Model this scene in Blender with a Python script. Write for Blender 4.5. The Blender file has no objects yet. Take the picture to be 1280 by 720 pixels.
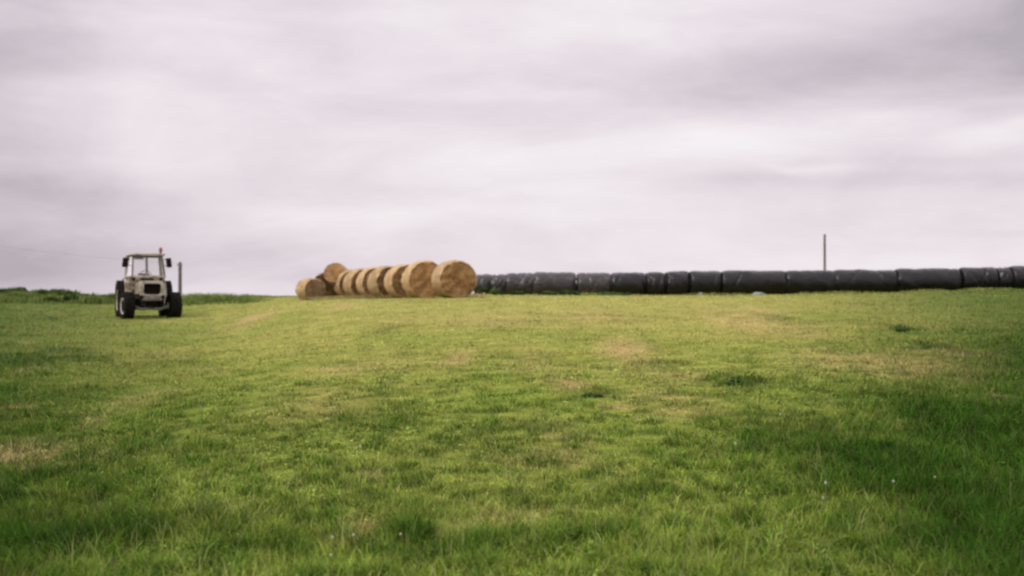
import bpy, bmesh, math, random
import numpy as np
from mathutils import Vector, Matrix
random.seed(7); rng = np.random.default_rng(11)
F = 1777.8; HZ = 380.0; CAMZ = 1.6; PI = math.pi
sc = bpy.context.scene
COL = sc.collection

# ------------------------------------------------------------------ noise + terrain
def vnoise(x, y, seed=0):
    x = np.asarray(x, float); y = np.asarray(y, float)
    xi = np.floor(x).astype(np.int64); yi = np.floor(y).astype(np.int64)
    xf = x - xi; yf = y - yi
    u = xf*xf*(3-2*xf); v = yf*yf*(3-2*yf)
    def h(a, b):
        n = (a*374761393 + b*668265263 + seed*982451653) & 0xFFFFFFFF
        n = ((n ^ (n >> 13)) * 1274126177) & 0xFFFFFFFF
        return ((n ^ (n >> 16)) & 0xFFFF)/65535.0
    return (h(xi,yi)*(1-u)+h(xi+1,yi)*u)*(1-v) + (h(xi,yi+1)*(1-u)+h(xi+1,yi+1)*u)*v
def fbm(x, y, seed=0, o=4):
    s = 0; a = .5; t = 0
    for k in range(o):
        s = s + a*vnoise(x*2**k, y*2**k, seed+k*17); t += a; a *= .55
    return s/t
def sstep(a, b, x):
    t = np.clip((np.asarray(x, float)-a)/(b-a), 0, 1); return t*t*(3-2*t)

PXS  = np.array([-400,   0, 100, 190, 260, 330, 375, 430, 500, 600, 750, 900,1040,1150,1280,1600], float)
ROWA = np.array([ 399, 398, 398.5,398.5,396,388, 381, 377, 374,371.3,371,371, 369,367.5,365, 362], float)   # at 49 m
YC   = np.array([  74,  74,  74,  74,  72,  72,  72,  72,  72,  72,  73,  72,  70,  68,  67,  67], float)
ROWC = np.array([ 367.5, 367.5,371,375.5,374.5,371,369.5,368.5,367.5,367.5,368.8,369.2,367.8,365,361,357], float)
def ground(x, Y):
    x = np.asarray(x, float); Y = np.asarray(Y, float)
    px = 640 + F*x/np.maximum(Y, 25.0)
    ra = np.interp(px, PXS, ROWA); yc = np.interp(px, PXS, YC); rc = np.interp(px, PXS, ROWC)
    zA = CAMZ + (HZ-ra)*49/F; zC = CAMZ + (HZ-rc)*yc/F
    z0 = -.3 + (zA+.3)*Y/49
    t = (Y-49)/(yc-49)
    z1 = zA + (zC-zA)*t
    z = np.where(Y < 49, z0, z1)
    over = np.maximum(Y-yc, 0)
    drop = zC - np.minimum(over*over*.004/(1+over*.04), 5.0+zC)
    z = np.where(Y > yc, drop, z)
    z = np.where(Y < 0, -.3 + .01*Y, z)
    z = np.maximum(z, -6)
    amp = np.clip(1-np.abs(Y-25)/26, 0, 1)
    return z + amp*(fbm(x*.22+9, Y*.22, 3, 3)-.5)*.16
def g1(x, Y): return float(ground(x, Y))
def wpos(px, row, Y): return ((px-640)/F*Y, Y, CAMZ+(HZ-row)/F*Y)
def find_ground(px, row):
    Ys = np.arange(6.5, 80, .1); xs = (px-640)/F*Ys
    r = HZ + (CAMZ-ground(xs, Ys))*F/Ys
    i = int(np.argmin(np.abs(r-row) + .0*Ys)); return xs[i], Ys[i]

# world-space patches of the meadow: (x, Y, rx, rY, kind, strength)
PATCH = []
def patch(px, row, w, h, kind, s):
    x, Y = find_ground(px, row)
    rx = w/2*Y/F
    rY = max(.25, h/2*Y*Y/(F*1.85))
    PATCH.append((x, Y, rx, rY, kind, s))
for a in [(318,398,46,8,'t',.95),(305,410,30,5,'t',.6),(425,384,50,9,'t',.55),(570,450,44,14,'t',.9),(710,480,52,10,'t',.9),
          (785,435,60,26,'t',.8),(660,455,80,24,'t',.5),(40,566,110,14,'t',.8),(85,580,90,12,'t',.7),(180,500,80,16,'t',.3),
          (1100,455,220,26,'t',.55),(930,400,90,26,'t',.6),(950,388,60,8,'t',.6),(700,552,90,40,'t',.4),(835,500,90,26,'t',.45),
          (620,400,140,20,'t',.3),(390,500,120,26,'t',.3),(735,395,120,16,'t',.35),(240,660,90,12,'t',.35),(425,683,50,8,'t',.8),
          (640,650,120,14,'t',.4),(520,398,90,8,'t',.3),(1180,440,110,10,'t',.35),(460,455,150,20,'t',.25),
          (920,477,44,16,'g',1.),(985,478,60,10,'g',.5),(740,493,60,14,'g',.6),(430,518,90,14,'g',.7),(500,520,60,16,'g',.6),
          (1125,411,34,9,'g',.9),(1162,433,30,7,'g',.9),(480,412,40,7,'g',.6),(210,455,120,12,'g',.3),(540,630,130,16,'g',.25),
          (535,690,110,26,'d',1.),(640,690,90,30,'d',.5),(800,690,90,30,'d',.4),(170,560,40,20,'g',.5),(130,615,60,14,'g',.5),
          (1010,540,160,40,'d',.7),(1100,585,260,70,'d',1.),(1220,540,160,80,'d',1.),(1230,650,180,90,'d',1.),(1050,600,120,50,'d',.8),
          (950,545,80,20,'g',.6),(15,610,50,50,'g',.6),(690,575,60,20,'g',.35),(600,560,80,20,'g',.3),(300,540,160,30,'g',.25),
          (820,455,60,6,'g',.8),(975,400,40,8,'g',.5),(40,452,130,20,'g',.25),(60,500,120,20,'g',.25),(60,700,260,40,'d',.7),(290,712,160,20,'d',.5),(700,715,200,22,'d',.6),(900,712,160,22,'d',.5),(1230,705,200,50,'d',.8),(1270,670,120,80,'d',.9),(870,560,120,30,'g',.3)]:
    patch(*a)

A_ = np.array([.48,.475,.125]); B_ = np.array([.25,.345,.050]); C_ = np.array([.030,.082,.007]); T_ = np.array([.66,.45,.23])
def field(x, Y):
    """colour (linear albedo) and height factor of the meadow at world x, Y"""
    x = np.asarray(x, float); Y = np.asarray(Y, float)
    w1 = fbm(x*.5, Y*.35, 21, 4); w2 = fbm(x*1.9, Y*1.3, 31, 3); w3 = fbm(x*.12+4, Y*.1, 41, 3)
    xx = x + (w2-.5)*.9; YY = Y + (w1-.5)*2.5
    ty = np.exp(-((x-1.5)/15)**2)*sstep(9, 44, Y)*1.15 + ((w3-.5)*.8 + (w1-.5)*1.3 + .05)*(.35+.65*sstep(8, 26, Y))
    ty = np.clip(ty, 0, 1)
    td = sstep(.56, .72, w1*.5+w2*.5)*.65
    w4 = fbm(x*5.5+3, Y*4.0, 61, 3); w5 = vnoise(x*13+1, Y*9, 66)
    # side: lens vignette painted into grass colour; right: longer, lusher lower right bank
    side = sstep(.13, .40, np.abs(x)/np.maximum(Y, 9))*.95
    right = sstep(2.0, 7.5, x - .20*(Y-8) + (w1-.5)*2.4)*sstep(34, 14, Y)
    tt = np.zeros_like(x); tg = np.zeros_like(x); tdk = np.zeros_like(x)
    for (cx, cy, rx, ry, k, s) in PATCH:
        m = (np.abs(x-cx) < rx*3.5+1) & (np.abs(Y-cy) < ry*3.5+3)
        if not m.any(): continue
        e = s*np.exp(-(((xx[m]-cx)/rx)**2 + ((YY[m]-cy)/(ry*1.15+.3))**2)*1.1)
        if k == 't': tt[m] = np.maximum(tt[m], e)
        elif k == 'g': tg[m] = np.maximum(tg[m], e)
        else: tdk[m] = np.maximum(tdk[m], e)
    tt = tt*sstep(.2, .62, w2+.12) + sstep(.66, .80, w2*.5+fbm(x*.8+70, Y*.5, 77, 3)*.5)*.5
    tt = np.clip(tt, 0, 1)*(1-.7*right)
    dark = np.clip(td*.55 + side*.78 + right*.70 + tg*.8 + tdk*.8, 0, .96)
    c = B_ + (A_-B_)*ty[..., None]
    c = c + (C_-c)*dark[..., None]
    c = c + (T_-c)*(tt*.85)[..., None]
    mott = sstep(.50, .66, w4)
    c = c*(1-.06*sstep(8,26,Y)[..., None]) + .012*sstep(20,45,Y)[..., None]  # slight distance haze painted in: far grass lifted paler
    c = c + (C_*1.6-c)*(mott*(.22+.42*sstep(30,12,Y))*(1-.6*tt))[..., None]
    c = c*(.80+.42*w2)[..., None]*(1+(w5-.5)*(.35+.45*sstep(32,12,Y)))[..., None]*(.97 - .16*sstep(26, 8, Y))[..., None]
    hgt = .50 + .35*td + 1.1*right + .5*side + 1.0*tg + 1.1*tdk + .8*sstep(14, 7, Y) - .3*tt + (w4-.5)*(.8+2.0*sstep(32,12,Y)) + .2*(w5-.5)
    return np.clip(c, .003, .8), np.clip(hgt, .25, 3)

# ------------------------------------------------------------------ materials
def nm(name, col=(.5,.5,.5), rough=.7, metal=0, spec=.3):
    m = bpy.data.materials.new(name); m.use_nodes = True
    b = m.node_tree.nodes['Principled BSDF']
    b.inputs['Base Color'].default_value = (*col, 1); b.inputs['Roughness'].default_value = rough
    b.inputs['Metallic'].default_value = metal; b.inputs['Specular IOR Level'].default_value = spec
    return m, m.node_tree, b
def N(t, typ, **kw):
    n = t.nodes.new(typ)
    for k, v in kw.items(): setattr(n, k, v)
    return n
def mathn(t, op, a, b=None, clamp=False):
    n = N(t, 'ShaderNodeMath', operation=op); n.use_clamp = clamp
    for i, v in enumerate((a, b)):
        if v is None: continue
        if isinstance(v, (int, float)): n.inputs[i].default_value = v
        else: t.links.new(v, n.inputs[i])
    return n.outputs[0]
def noise(t, vec, scale, detail=4, rough=.55, dist=0):
    n = N(t, 'ShaderNodeTexNoise'); n.inputs['Scale'].default_value = scale; n.inputs['Detail'].default_value = detail
    n.inputs['Roughness'].default_value = rough; n.inputs['Distortion'].default_value = dist
    if vec is not None: t.links.new(vec, n.inputs['Vector'])
    return n.outputs['Fac']
def mapping(t, vec, sc_, loc=(0,0,0)):
    m = N(t, 'ShaderNodeMapping'); m.inputs['Scale'].default_value = sc_; m.inputs['Location'].default_value = loc
    t.links.new(vec, m.inputs['Vector']); return m.outputs[0]
def ramp(t, fac, stops):
    r = N(t, 'ShaderNodeValToRGB'); t.links.new(fac, r.inputs[0]); e = r.color_ramp.elements
    while len(e) < len(stops): e.new(.5)
    for el, (p, c) in zip(e, stops): el.position = p; el.color = (*c, 1) if len(c) == 3 else c
    return r.outputs[0]
def bump(t, b, h, strength=.5, dist=.02):
    n = N(t, 'ShaderNodeBump'); n.inputs['Strength'].default_value = strength; n.inputs['Distance'].default_value = dist
    t.links.new(h, n.inputs['Height']); t.links.new(n.outputs[0], b.inputs['Normal'])

def mat_ground():
    m, t, b = nm('meadow_soil', rough=.95, spec=.05)
    a = N(t, 'ShaderNodeAttribute', attribute_name='Col'); tc = N(t, 'ShaderNodeTexCoord')
    n = noise(t, tc.outputs['Object'], 9, 6, .7)
    mul = N(t, 'ShaderNodeMix', data_type='RGBA', blend_type='MULTIPLY'); mul.inputs[0].default_value = 1
    t.links.new(a.outputs['Color'], mul.inputs[6]); t.links.new(ramp(t, n, [(.25,(.45,.45,.42)),(.75,(1.1,1.05,.95))]), mul.inputs[7])
    t.links.new(mul.outputs[2], b.inputs['Base Color']); bump(t, b, n, .8, .05)
    return m
def mat_blade(name, upmix=.62, transl=.28):
    m, t, b = nm(name, rough=.9, spec=.04)
    a = N(t, 'ShaderNodeAttribute', attribute_name='Col')
    t.links.new(a.outputs['Color'], b.inputs['Base Color'])
    g = N(t, 'ShaderNodeNewGeometry')
    mx = N(t, 'ShaderNodeMix', data_type='VECTOR'); mx.inputs[0].default_value = upmix
    t.links.new(g.outputs['Normal'], mx.inputs[4]); mx.inputs[5].default_value = (0, -.12, 1)
    nn = N(t, 'ShaderNodeVectorMath', operation='NORMALIZE'); t.links.new(mx.outputs[1], nn.inputs[0])
    t.links.new(nn.outputs[0], b.inputs['Normal'])
    tr = N(t, 'ShaderNodeBsdfTranslucent'); t.links.new(a.outputs['Color'], tr.inputs['Color'])
    ms = N(t, 'ShaderNodeMixShader'); ms.inputs[0].default_value = transl
    t.links.new(b.outputs[0], ms.inputs[1]); t.links.new(tr.outputs[0], ms.inputs[2])
    t.links.new(ms.outputs[0], t.nodes['Material Output'].inputs[0])
    return m
M_ground = mat_ground(); M_blade = mat_blade('grass_blade', .5, .25); M_leaf = mat_blade('leaf', .35, .25)

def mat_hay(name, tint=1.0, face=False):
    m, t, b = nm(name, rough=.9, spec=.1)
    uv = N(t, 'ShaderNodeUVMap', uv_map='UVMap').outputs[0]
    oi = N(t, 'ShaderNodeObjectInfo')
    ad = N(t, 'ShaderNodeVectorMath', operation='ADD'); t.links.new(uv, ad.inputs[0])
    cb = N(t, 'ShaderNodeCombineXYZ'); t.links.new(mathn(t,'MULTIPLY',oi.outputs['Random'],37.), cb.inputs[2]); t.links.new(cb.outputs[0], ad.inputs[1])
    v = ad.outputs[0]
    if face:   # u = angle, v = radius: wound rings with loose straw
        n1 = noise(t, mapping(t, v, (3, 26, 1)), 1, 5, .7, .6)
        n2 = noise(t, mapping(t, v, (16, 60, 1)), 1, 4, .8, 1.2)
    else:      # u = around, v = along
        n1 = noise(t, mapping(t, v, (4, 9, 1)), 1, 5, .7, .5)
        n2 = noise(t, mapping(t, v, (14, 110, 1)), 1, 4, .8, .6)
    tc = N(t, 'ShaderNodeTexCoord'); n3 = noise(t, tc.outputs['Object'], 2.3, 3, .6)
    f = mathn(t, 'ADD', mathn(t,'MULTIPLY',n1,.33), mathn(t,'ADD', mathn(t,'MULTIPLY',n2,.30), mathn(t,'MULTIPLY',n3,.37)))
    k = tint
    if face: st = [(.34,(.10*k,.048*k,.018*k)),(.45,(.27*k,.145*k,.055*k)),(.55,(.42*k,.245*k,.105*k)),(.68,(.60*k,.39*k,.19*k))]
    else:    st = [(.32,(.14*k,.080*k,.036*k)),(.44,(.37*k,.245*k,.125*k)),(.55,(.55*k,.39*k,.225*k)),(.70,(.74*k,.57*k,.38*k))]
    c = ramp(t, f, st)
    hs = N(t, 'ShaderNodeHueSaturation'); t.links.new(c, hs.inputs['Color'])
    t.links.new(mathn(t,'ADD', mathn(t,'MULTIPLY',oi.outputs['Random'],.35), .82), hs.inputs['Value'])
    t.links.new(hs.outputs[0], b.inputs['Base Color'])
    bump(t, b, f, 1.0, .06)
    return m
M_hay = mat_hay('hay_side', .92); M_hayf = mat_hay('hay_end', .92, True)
M_haym = mat_hay('shaded_hay_end', .56, True); M_hayd = mat_hay('deep_shade_hay_side', .42); M_hayd2 = mat_hay('deep_shade_hay_end', .36, True)  # darker hay copies: shade in the gaps and pile painted into the colour

def mat_wrap(name='black_silage_wrap', k=1.0, rg=0.):
    m, t, b = nm(name, (.016,.015,.017), .38, 0, .30+.1*rg)
    uv = N(t, 'ShaderNodeUVMap', uv_map='UVMap').outputs[0]
    oi = N(t, 'ShaderNodeObjectInfo')
    ad = N(t, 'ShaderNodeVectorMath', operation='ADD'); t.links.new(uv, ad.inputs[0])
    cb = N(t, 'ShaderNodeCombineXYZ'); t.links.new(mathn(t,'MULTIPLY',oi.outputs['Random'],53.), cb.inputs[2]); t.links.new(cb.outputs[0], ad.inputs[1])
    n1 = noise(t, mapping(t, ad.outputs[0], (5, 3, 1)), 1, 4, .6, .8)
    n2 = noise(t, mapping(t, ad.outputs[0], (7, 26, 1)), 1, 3, .6, .3)
    h = mathn(t, 'ADD', mathn(t,'MULTIPLY',n1,.7), mathn(t,'MULTIPLY',n2,.3))
    bump(t, b, h, .7, .06)
    t.links.new(ramp(t, n1, [(.35,(.004*k,.0036*k,.0037*k)),(.6,(.009*k,.008*k,.0083*k)),(.8,(.026*k,.023*k,.024*k))]), b.inputs['Base Color'])
    t.links.new(ramp(t, n2, [(.3,(.20,)*3),(.7,(.42,)*3)]), b.inputs['Roughness'])
    # faded, dusty film: a little grey sheen
    b.inputs['Sheen Weight'].default_value = .10*rg; b.inputs['Sheen Roughness'].default_value = .5
    b.inputs['Sheen Tint'].default_value = (.9,.85,.9,1)
    return m
M_wrap = mat_wrap(); M_wrapg = mat_wrap('faded_silage_wrap', 4.5, .6)

def mat_noisy(name, c1, c2, scale=6, rough=.6, spec=.3, bmp=.2, metal=0, lo=.4, hi=.62, detail=5):
    m, t, b = nm(name, c1, rough, metal, spec); tc = N(t, 'ShaderNodeTexCoord')
    n = noise(t, tc.outputs['Object'], scale, detail, .65)
    t.links.new(ramp(t, n, [(lo, c1), (hi, c2)]), b.inputs['Base Color'])
    if bmp: bump(t, b, n, bmp, .01)
    return m
M_cream = mat_noisy('weathered_cream_paint', (.43,.40,.33), (.14,.095,.065), 4, .6, .25, .1, 0, .44, .64)
M_creamd = mat_noisy('rusty_cream_paint', (.29,.25,.18), (.07,.042,.026), 7, .65, .25, .15, 0, .42, .66)
M_black = mat_noisy('dark_metal', (.006,.006,.006), (.014,.011,.010), 9, .7, .12, .1)
M_rub = mat_noisy('tyre_rubber', (.007,.007,.006), (.018,.015,.011), 12, .9, .08, .2)
M_rim = mat_noisy('wheel_rim_paint', (.70,.66,.56), (.34,.26,.18), 7, .5, .3, .1, 0, .5, .72)
M_steel = mat_noisy('pale_cast_metal', (.27,.28,.24), (.14,.13,.10), 9, .6, .3, .2)
M_frame = mat_noisy('cab_frame_paint', (.20,.18,.17), (.11,.09,.08), 8, .6, .3, .1)
M_seat = mat_noisy('seat_vinyl', (.03,.025,.022), (.05,.04,.035), 10, .7)
M_lamp = nm('lamp_lens', (.55,.55,.5), .15, 0, .6)[0]
M_orange = nm('beacon_lens', (.26,.08,.065), .4, 0, .2)[0]
M_wood = mat_noisy('weathered_wood', (.10,.085,.08), (.17,.145,.135), 5, .85, .2, .4)
M_wire = nm('wire_grey', (.30,.29,.30), .6)[0]
M_stone = mat_noisy('pale_stone', (.24,.27,.24), (.15,.17,.16), 6, .85, .2, .5)
M_petal = nm('flower_petal', (.50,.52,.40), .7)[0]
M_stem = nm('flower_stem', (.14,.20,.05), .7)[0]
M_bark = mat_noisy('bark', (.09,.07,.05), (.14,.11,.08), 10, .9, .1, .5)
def mat_glass():
    m = bpy.data.materials.new('cab_glass'); m.use_nodes = True; t = m.node_tree; t.nodes.clear()
    o = N(t,'ShaderNodeOutputMaterial'); tr = N(t,'ShaderNodeBsdfTransparent'); tr.inputs[0].default_value = (.93,.93,.92,1)
    g = N(t,'ShaderNodeBsdfGlossy'); g.inputs['Roughness'].default_value = .08; g.inputs[0].default_value = (1,1,1,1)
    df = N(t,'ShaderNodeBsdfDiffuse'); df.inputs[0].default_value = (.6,.58,.55,1)
    fr = N(t,'ShaderNodeFresnel'); fr.inputs[0].default_value = 1.5
    a = N(t,'ShaderNodeMixShader'); t.links.new(fr.outputs[0], a.inputs[0]); t.links.new(tr.outputs[0], a.inputs[1]); t.links.new(g.outputs[0], a.inputs[2])
    c = N(t,'ShaderNodeMixShader'); c.inputs[0].default_value = .10; t.links.new(a.outputs[0], c.inputs[1]); t.links.new(df.outputs[0], c.inputs[2])
    t.links.new(c.outputs[0], o.inputs[0]); return m
M_glass = mat_glass()

# ------------------------------------------------------------------ object helpers
def link(name, me, parent=None, mats=()):
    o = bpy.data.objects.new(name, me); COL.objects.link(o)
    for m in mats: me.materials.append(m)
    if parent is not None: o.parent = parent
    return o
def tag(o, label=None, cat=None, group=None, kind=None):
    if label: o['label'] = label
    if cat: o['category'] = cat
    if group: o['group'] = group
    if kind: o['kind'] = kind
    return o
def empty(name, loc, rz=0, label=None, cat=None, group=None):
    o = bpy.data.objects.new(name, None); COL.objects.link(o); o.location = loc; o.rotation_euler = (0,0,rz)
    o.empty_display_size = .2
    return tag(o, label, cat, group)
class MB:
    def __init__(s): s.bm = bmesh.new()
    def box(s, c, d, bev=.01, rot=None, taper=None):
        bm2 = bmesh.new(); bmesh.ops.create_cube(bm2, size=1)
        for v in bm2.verts:
            v.co = Vector((v.co.x*d[0], v.co.y*d[1], v.co.z*d[2]))
            if taper and v.co.z > 0: v.co.x *= taper[0]; v.co.y *= taper[1]
        if bev: bmesh.ops.bevel(bm2, geom=bm2.edges[:], offset=bev, segments=2, affect='EDGES', profile=.5)
        M = Matrix.Translation(Vector(c)) @ (rot.to_4x4() if rot else Matrix())
        s._add(bm2, M); return s
    def _add(s, bm2, M=Matrix()):
        me = bpy.data.meshes.new('tmp'); bm2.transform(M); bm2.to_mesh(me); s.bm.from_mesh(me); bpy.data.meshes.remove(me); bm2.free()
    def bar(s, p, q, r, seg=10, r2=None):
        p = Vector(p); q = Vector(q); d = q-p; bm2 = bmesh.new()
        bmesh.ops.create_cone(bm2, cap_ends=True, segments=seg, radius1=r, radius2=r if r2 is None else r2, depth=d.length)
        M = Matrix.Translation((p+q)/2) @ d.to_track_quat('Z','Y').to_matrix().to_4x4(); s._add(bm2, M); return s
    def lathe(s, prof, axis='X', c=(0,0,0), seg=40):
        """prof: (r, h) list, closed if ends r=0"""
        bm2 = bmesh.new(); rings = []
        for r, h in prof:
            rings.append([bm2.verts.new((h, r*math.cos(2*PI*k/seg), r*math.sin(2*PI*k/seg))) for k in range(seg)])
        for a, b in zip(rings[:-1], rings[1:]):
            for k in range(seg): bm2.faces.new((a[k], a[(k+1)%seg], b[(k+1)%seg], b[k]))
        bm2.faces.new(rings[0][::-1]); bm2.faces.new(rings[-1])
        bmesh.ops.recalc_face_normals(bm2, faces=bm2.faces[:])
        M = Matrix.Translation(Vector(c))
        if axis == 'Z': M = M @ Matrix.Rotation(-PI/2, 4, 'Y')
        if axis == 'Y': M = M @ Matrix.Rotation(PI/2, 4, 'Z')
        s._add(bm2, M); return s
    def prism(s, pts, y0, y1, bev=.012, taper=1.0, cz=0):
        """outline in x,z extruded from y0 to y1"""
        bm2 = bmesh.new()
        a = [bm2.verts.new((x, y0, z)) for x, z in pts]; b = [bm2.verts.new((x*taper, y1, cz+(z-cz)*taper)) for x, z in pts]
        n = len(pts)
        bm2.faces.new(a); bm2.faces.new(b[::-1])
        for k in range(n): bm2.faces.new((a[k], b[k], b[(k+1)%n], a[(k+1)%n]))
        bmesh.ops.recalc_face_normals(bm2, faces=bm2.faces[:])
        if bev: bmesh.ops.bevel(bm2, geom=bm2.edges[:], offset=bev, segments=2, affect='EDGES', profile=.5)
        s._add(bm2); return s
    def ring(s, outer, inner, y0, y1):
        bm2 = bmesh.new(); n = len(outer)
        v = [[bm2.verts.new((x, y, z)) for x, z in o] for o in (outer, inner) for y in (y0, y1)]
        for k in range(n):
            j = (k+1) % n
            bm2.faces.new((v[0][k], v[0][j], v[2][j], v[2][k])); bm2.faces.new((v[1][k], v[3][k], v[3][j], v[1][j]))
            bm2.faces.new((v[0][k], v[1][k], v[1][j], v[0][j])); bm2.faces.new((v[2][k], v[2][j], v[3][j], v[3][k]))
        bmesh.ops.recalc_face_normals(bm2, faces=bm2.faces[:])
        s._add(bm2); return s
    def build(s, name, mat, parent=None, smooth=False):
        me = bpy.data.meshes.new(name); s.bm.to_mesh(me); s.bm.free()
        o = link(name, me, parent, [mat])
        if smooth:
            me.polygons.foreach_set('use_smooth', [True]*len(me.polygons)); me.set_sharp_from_angle(angle=math.radians(38))
        return o
def np_mesh(name, V, faces_idx, loop_total, col=None, smooth=False):
    me = bpy.data.meshes.new(name)
    me.vertices.add(len(V)); me.vertices.foreach_set('co', np.ascontiguousarray(V, dtype=np.float32).ravel())
    me.loops.add(len(faces_idx)); me.loops.foreach_set('vertex_index', np.ascontiguousarray(faces_idx, dtype=np.int32))
    ls = np.concatenate([[0], np.cumsum(loop_total)[:-1]]).astype(np.int32)
    me.polygons.add(len(loop_total)); me.polygons.foreach_set('loop_start', ls)
    if smooth: me.polygons.foreach_set('use_smooth', np.ones(len(loop_total), dtype=bool))
    me.update(calc_edges=True)
    if col is not None:
        at = me.color_attributes.new('Col', 'FLOAT_COLOR', 'POINT')
        at.data.foreach_set('color', np.ascontiguousarray(np.concatenate([col, np.ones((len(col),1))], 1), dtype=np.float32).ravel())
    return me

# ------------------------------------------------------------------ ground sheet
def lines(parts):
    out = []
    for a, b, s in parts: out.append(np.arange(a, b, s))
    return np.unique(np.concatenate(out).round(4))
xs = lines([(-6000,-400,800),(-400,-60,40),(-60,-32,2),(-32,32.01,.22),(34,60,2),(60,400,40),(400,6001,800)])
ys = lines([(-400,-20,40),(-20,4,2),(4,90,.22),(90,140,4),(140,400,40),(400,9001,800)])
X, Yg = np.meshgrid(xs, ys)
Z = ground(X, Yg)
V = np.stack([X.ravel(), Yg.ravel(), Z.ravel()], 1)
nx, ny = len(xs), len(ys)
ii = (np.arange(ny-1)[:,None]*nx + np.arange(nx-1)[None]).ravel()
fc = np.stack([ii, ii+1, ii+1+nx, ii+nx], 1)
gc, _ = field(X.ravel(), Yg.ravel())
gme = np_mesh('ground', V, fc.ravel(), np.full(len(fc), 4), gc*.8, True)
tag(link('ground', gme, None, [M_ground]), kind='structure')

# ------------------------------------------------------------------ grass
def blades(x, Y, h, w, col, lean=.75, rootdark=.5):
    n = len(x)
    z = ground(x, Y) - .008
    th = rng.uniform(0, 2*PI, n); la = rng.uniform(0, 2*PI, n)
    ln = h*lean*rng.uniform(.2, 1.7, n)
    lx, ly = np.cos(la)*ln, np.sin(la)*ln
    dx, dy = np.cos(th)*w/2, np.sin(th)*w/2
    # mostly facing the viewer side or across: random all round
    P = np.zeros((n, 5, 3))
    P[:,0] = np.stack([x-dx, Y-dy, z], 1); P[:,1] = np.stack([x+dx, Y+dy, z], 1)
    mx, my, mz = x+lx*.35, Y+ly*.35, z+h*.6
    P[:,2] = np.stack([mx+dx*.8, my+dy*.8, mz], 1); P[:,3] = np.stack([mx-dx*.8, my-dy*.8, mz], 1)
    P[:,4] = np.stack([x+lx, Y+ly, z+h*np.sqrt(np.clip(1-.35*(ln/h)**2, .2, 1))], 1)
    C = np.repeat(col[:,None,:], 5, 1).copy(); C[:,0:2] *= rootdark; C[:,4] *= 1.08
    base = np.arange(n)[:,None]*5
    idx = np.concatenate([base+np.array([0,1,2,3]), base+np.array([3,2,4])], 1).ravel()
    lt = np.tile([4,3], n)
    return P.reshape(-1,3), idx, lt, C.reshape(-1,3)
def merge(lst):
    off = 0; Vs=[]; I=[]; L=[]; Cc=[]
    for v,i,l,c in lst: Vs.append(v); I.append(i+off); L.append(l); Cc.append(c); off += len(v)
    return np.concatenate(Vs), np.concatenate(I), np.concatenate(L), np.concatenate(Cc)
def sampleY(n, a, b):
    u = rng.uniform(0, 1, n); return 1/(1/a + u*(1/b-1/a))
NB = 760000
Yb = sampleY(NB, 5.5, 76); xb = rng.uniform(-1, 1, NB)*(.41*Yb+1.3)
# gather part of the blades into tufts
k = int(NB*.45); cell = .055+.004*Yb[:k]
tx = (np.floor(xb[:k]/(cell*5))+.5)*cell*5; tY = (np.floor(Yb[:k]/(cell*6))+.5)*cell*6
jx = vnoise(tx*91, tY*57, 5)*cell*5; jy = vnoise(tx*37, tY*83, 6)*cell*6
xb[:k] = tx+jx-cell*2.5+rng.normal(0, 1, k)*cell*.8; Yb[:k] = np.clip(tY+jy-cell*3+rng.normal(0,1,k)*cell*.8, 5.3, 77)
fcb, hb = field(xb, Yb)
h = .042*hb*rng.lognormal(0, .35, NB) + .008
h[:k] *= 1.25
w = .0022 + .00042*Yb
v = rng.lognormal(-.04, .32, NB).clip(.35, 2.1)
colb = fcb*v[:,None]
dry = rng.uniform(0,1,NB) < .10
colb[dry] = colb[dry]*.45 + np.array([.42,.36,.17])*.55*(fcb[dry].mean(1)/.17).clip(.35,1)[:,None]
colb[:,0] *= rng.normal(1,.07,NB).clip(.8,1.25)
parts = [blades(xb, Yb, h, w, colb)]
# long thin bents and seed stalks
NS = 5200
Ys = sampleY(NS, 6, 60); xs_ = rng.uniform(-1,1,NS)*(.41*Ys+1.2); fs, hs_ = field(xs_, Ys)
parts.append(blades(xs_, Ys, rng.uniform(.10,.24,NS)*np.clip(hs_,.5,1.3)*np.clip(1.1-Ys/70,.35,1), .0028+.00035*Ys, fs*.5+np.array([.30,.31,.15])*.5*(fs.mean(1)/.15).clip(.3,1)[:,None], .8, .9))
NC = 60000
Yc_ = sampleY(NC, 6, 34); xc_ = rng.uniform(-1,1,NC)*(.41*Yc_+1.2)
kc = fbm(xc_*1.1+5, Yc_*.8, 123, 3) > .56; xc_, Yc_ = xc_[kc], Yc_[kc]; NC = len(xc_)
fc_, hc_ = field(xc_, Yc_)
sz = rng.uniform(.010,.024,NC)*(1+Yc_/26); zc_ = ground(xc_, Yc_) + .03*hc_*rng.uniform(.5,1.5,NC)
az_ = rng.uniform(0,2*PI,NC); tl = rng.uniform(-.5,.9,NC)
u_ = np.stack([np.cos(az_), np.sin(az_), tl], 1)*sz[:,None]; v_c = np.stack([-np.sin(az_), np.cos(az_), rng.uniform(-.4,.4,NC)], 1)*sz[:,None]*.55
c0 = np.stack([xc_, Yc_, zc_], 1)
Pc = np.stack([c0-u_*.6, c0+v_c, c0+u_*.7, c0-v_c], 1)
lc_ = (fc_*.6 + np.array([.06,.14,.03])*.4*(fc_.mean(1)/.15).clip(.3,1.2)[:,None])*rng.uniform(.55,1.5,NC)[:,None]
parts.append((Pc.reshape(-1,3), np.arange(NC*4), np.full(NC,4), np.repeat(lc_,4,0)))
Vg, Ig, Lg, Cg = merge(parts)
tag(link('grass', np_mesh('grass', Vg, Ig, Lg, Cg), None, [M_blade]),
    'green meadow grass, short and yellowish near the bales, long and dark at lower right', 'grass', kind='stuff')
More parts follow.
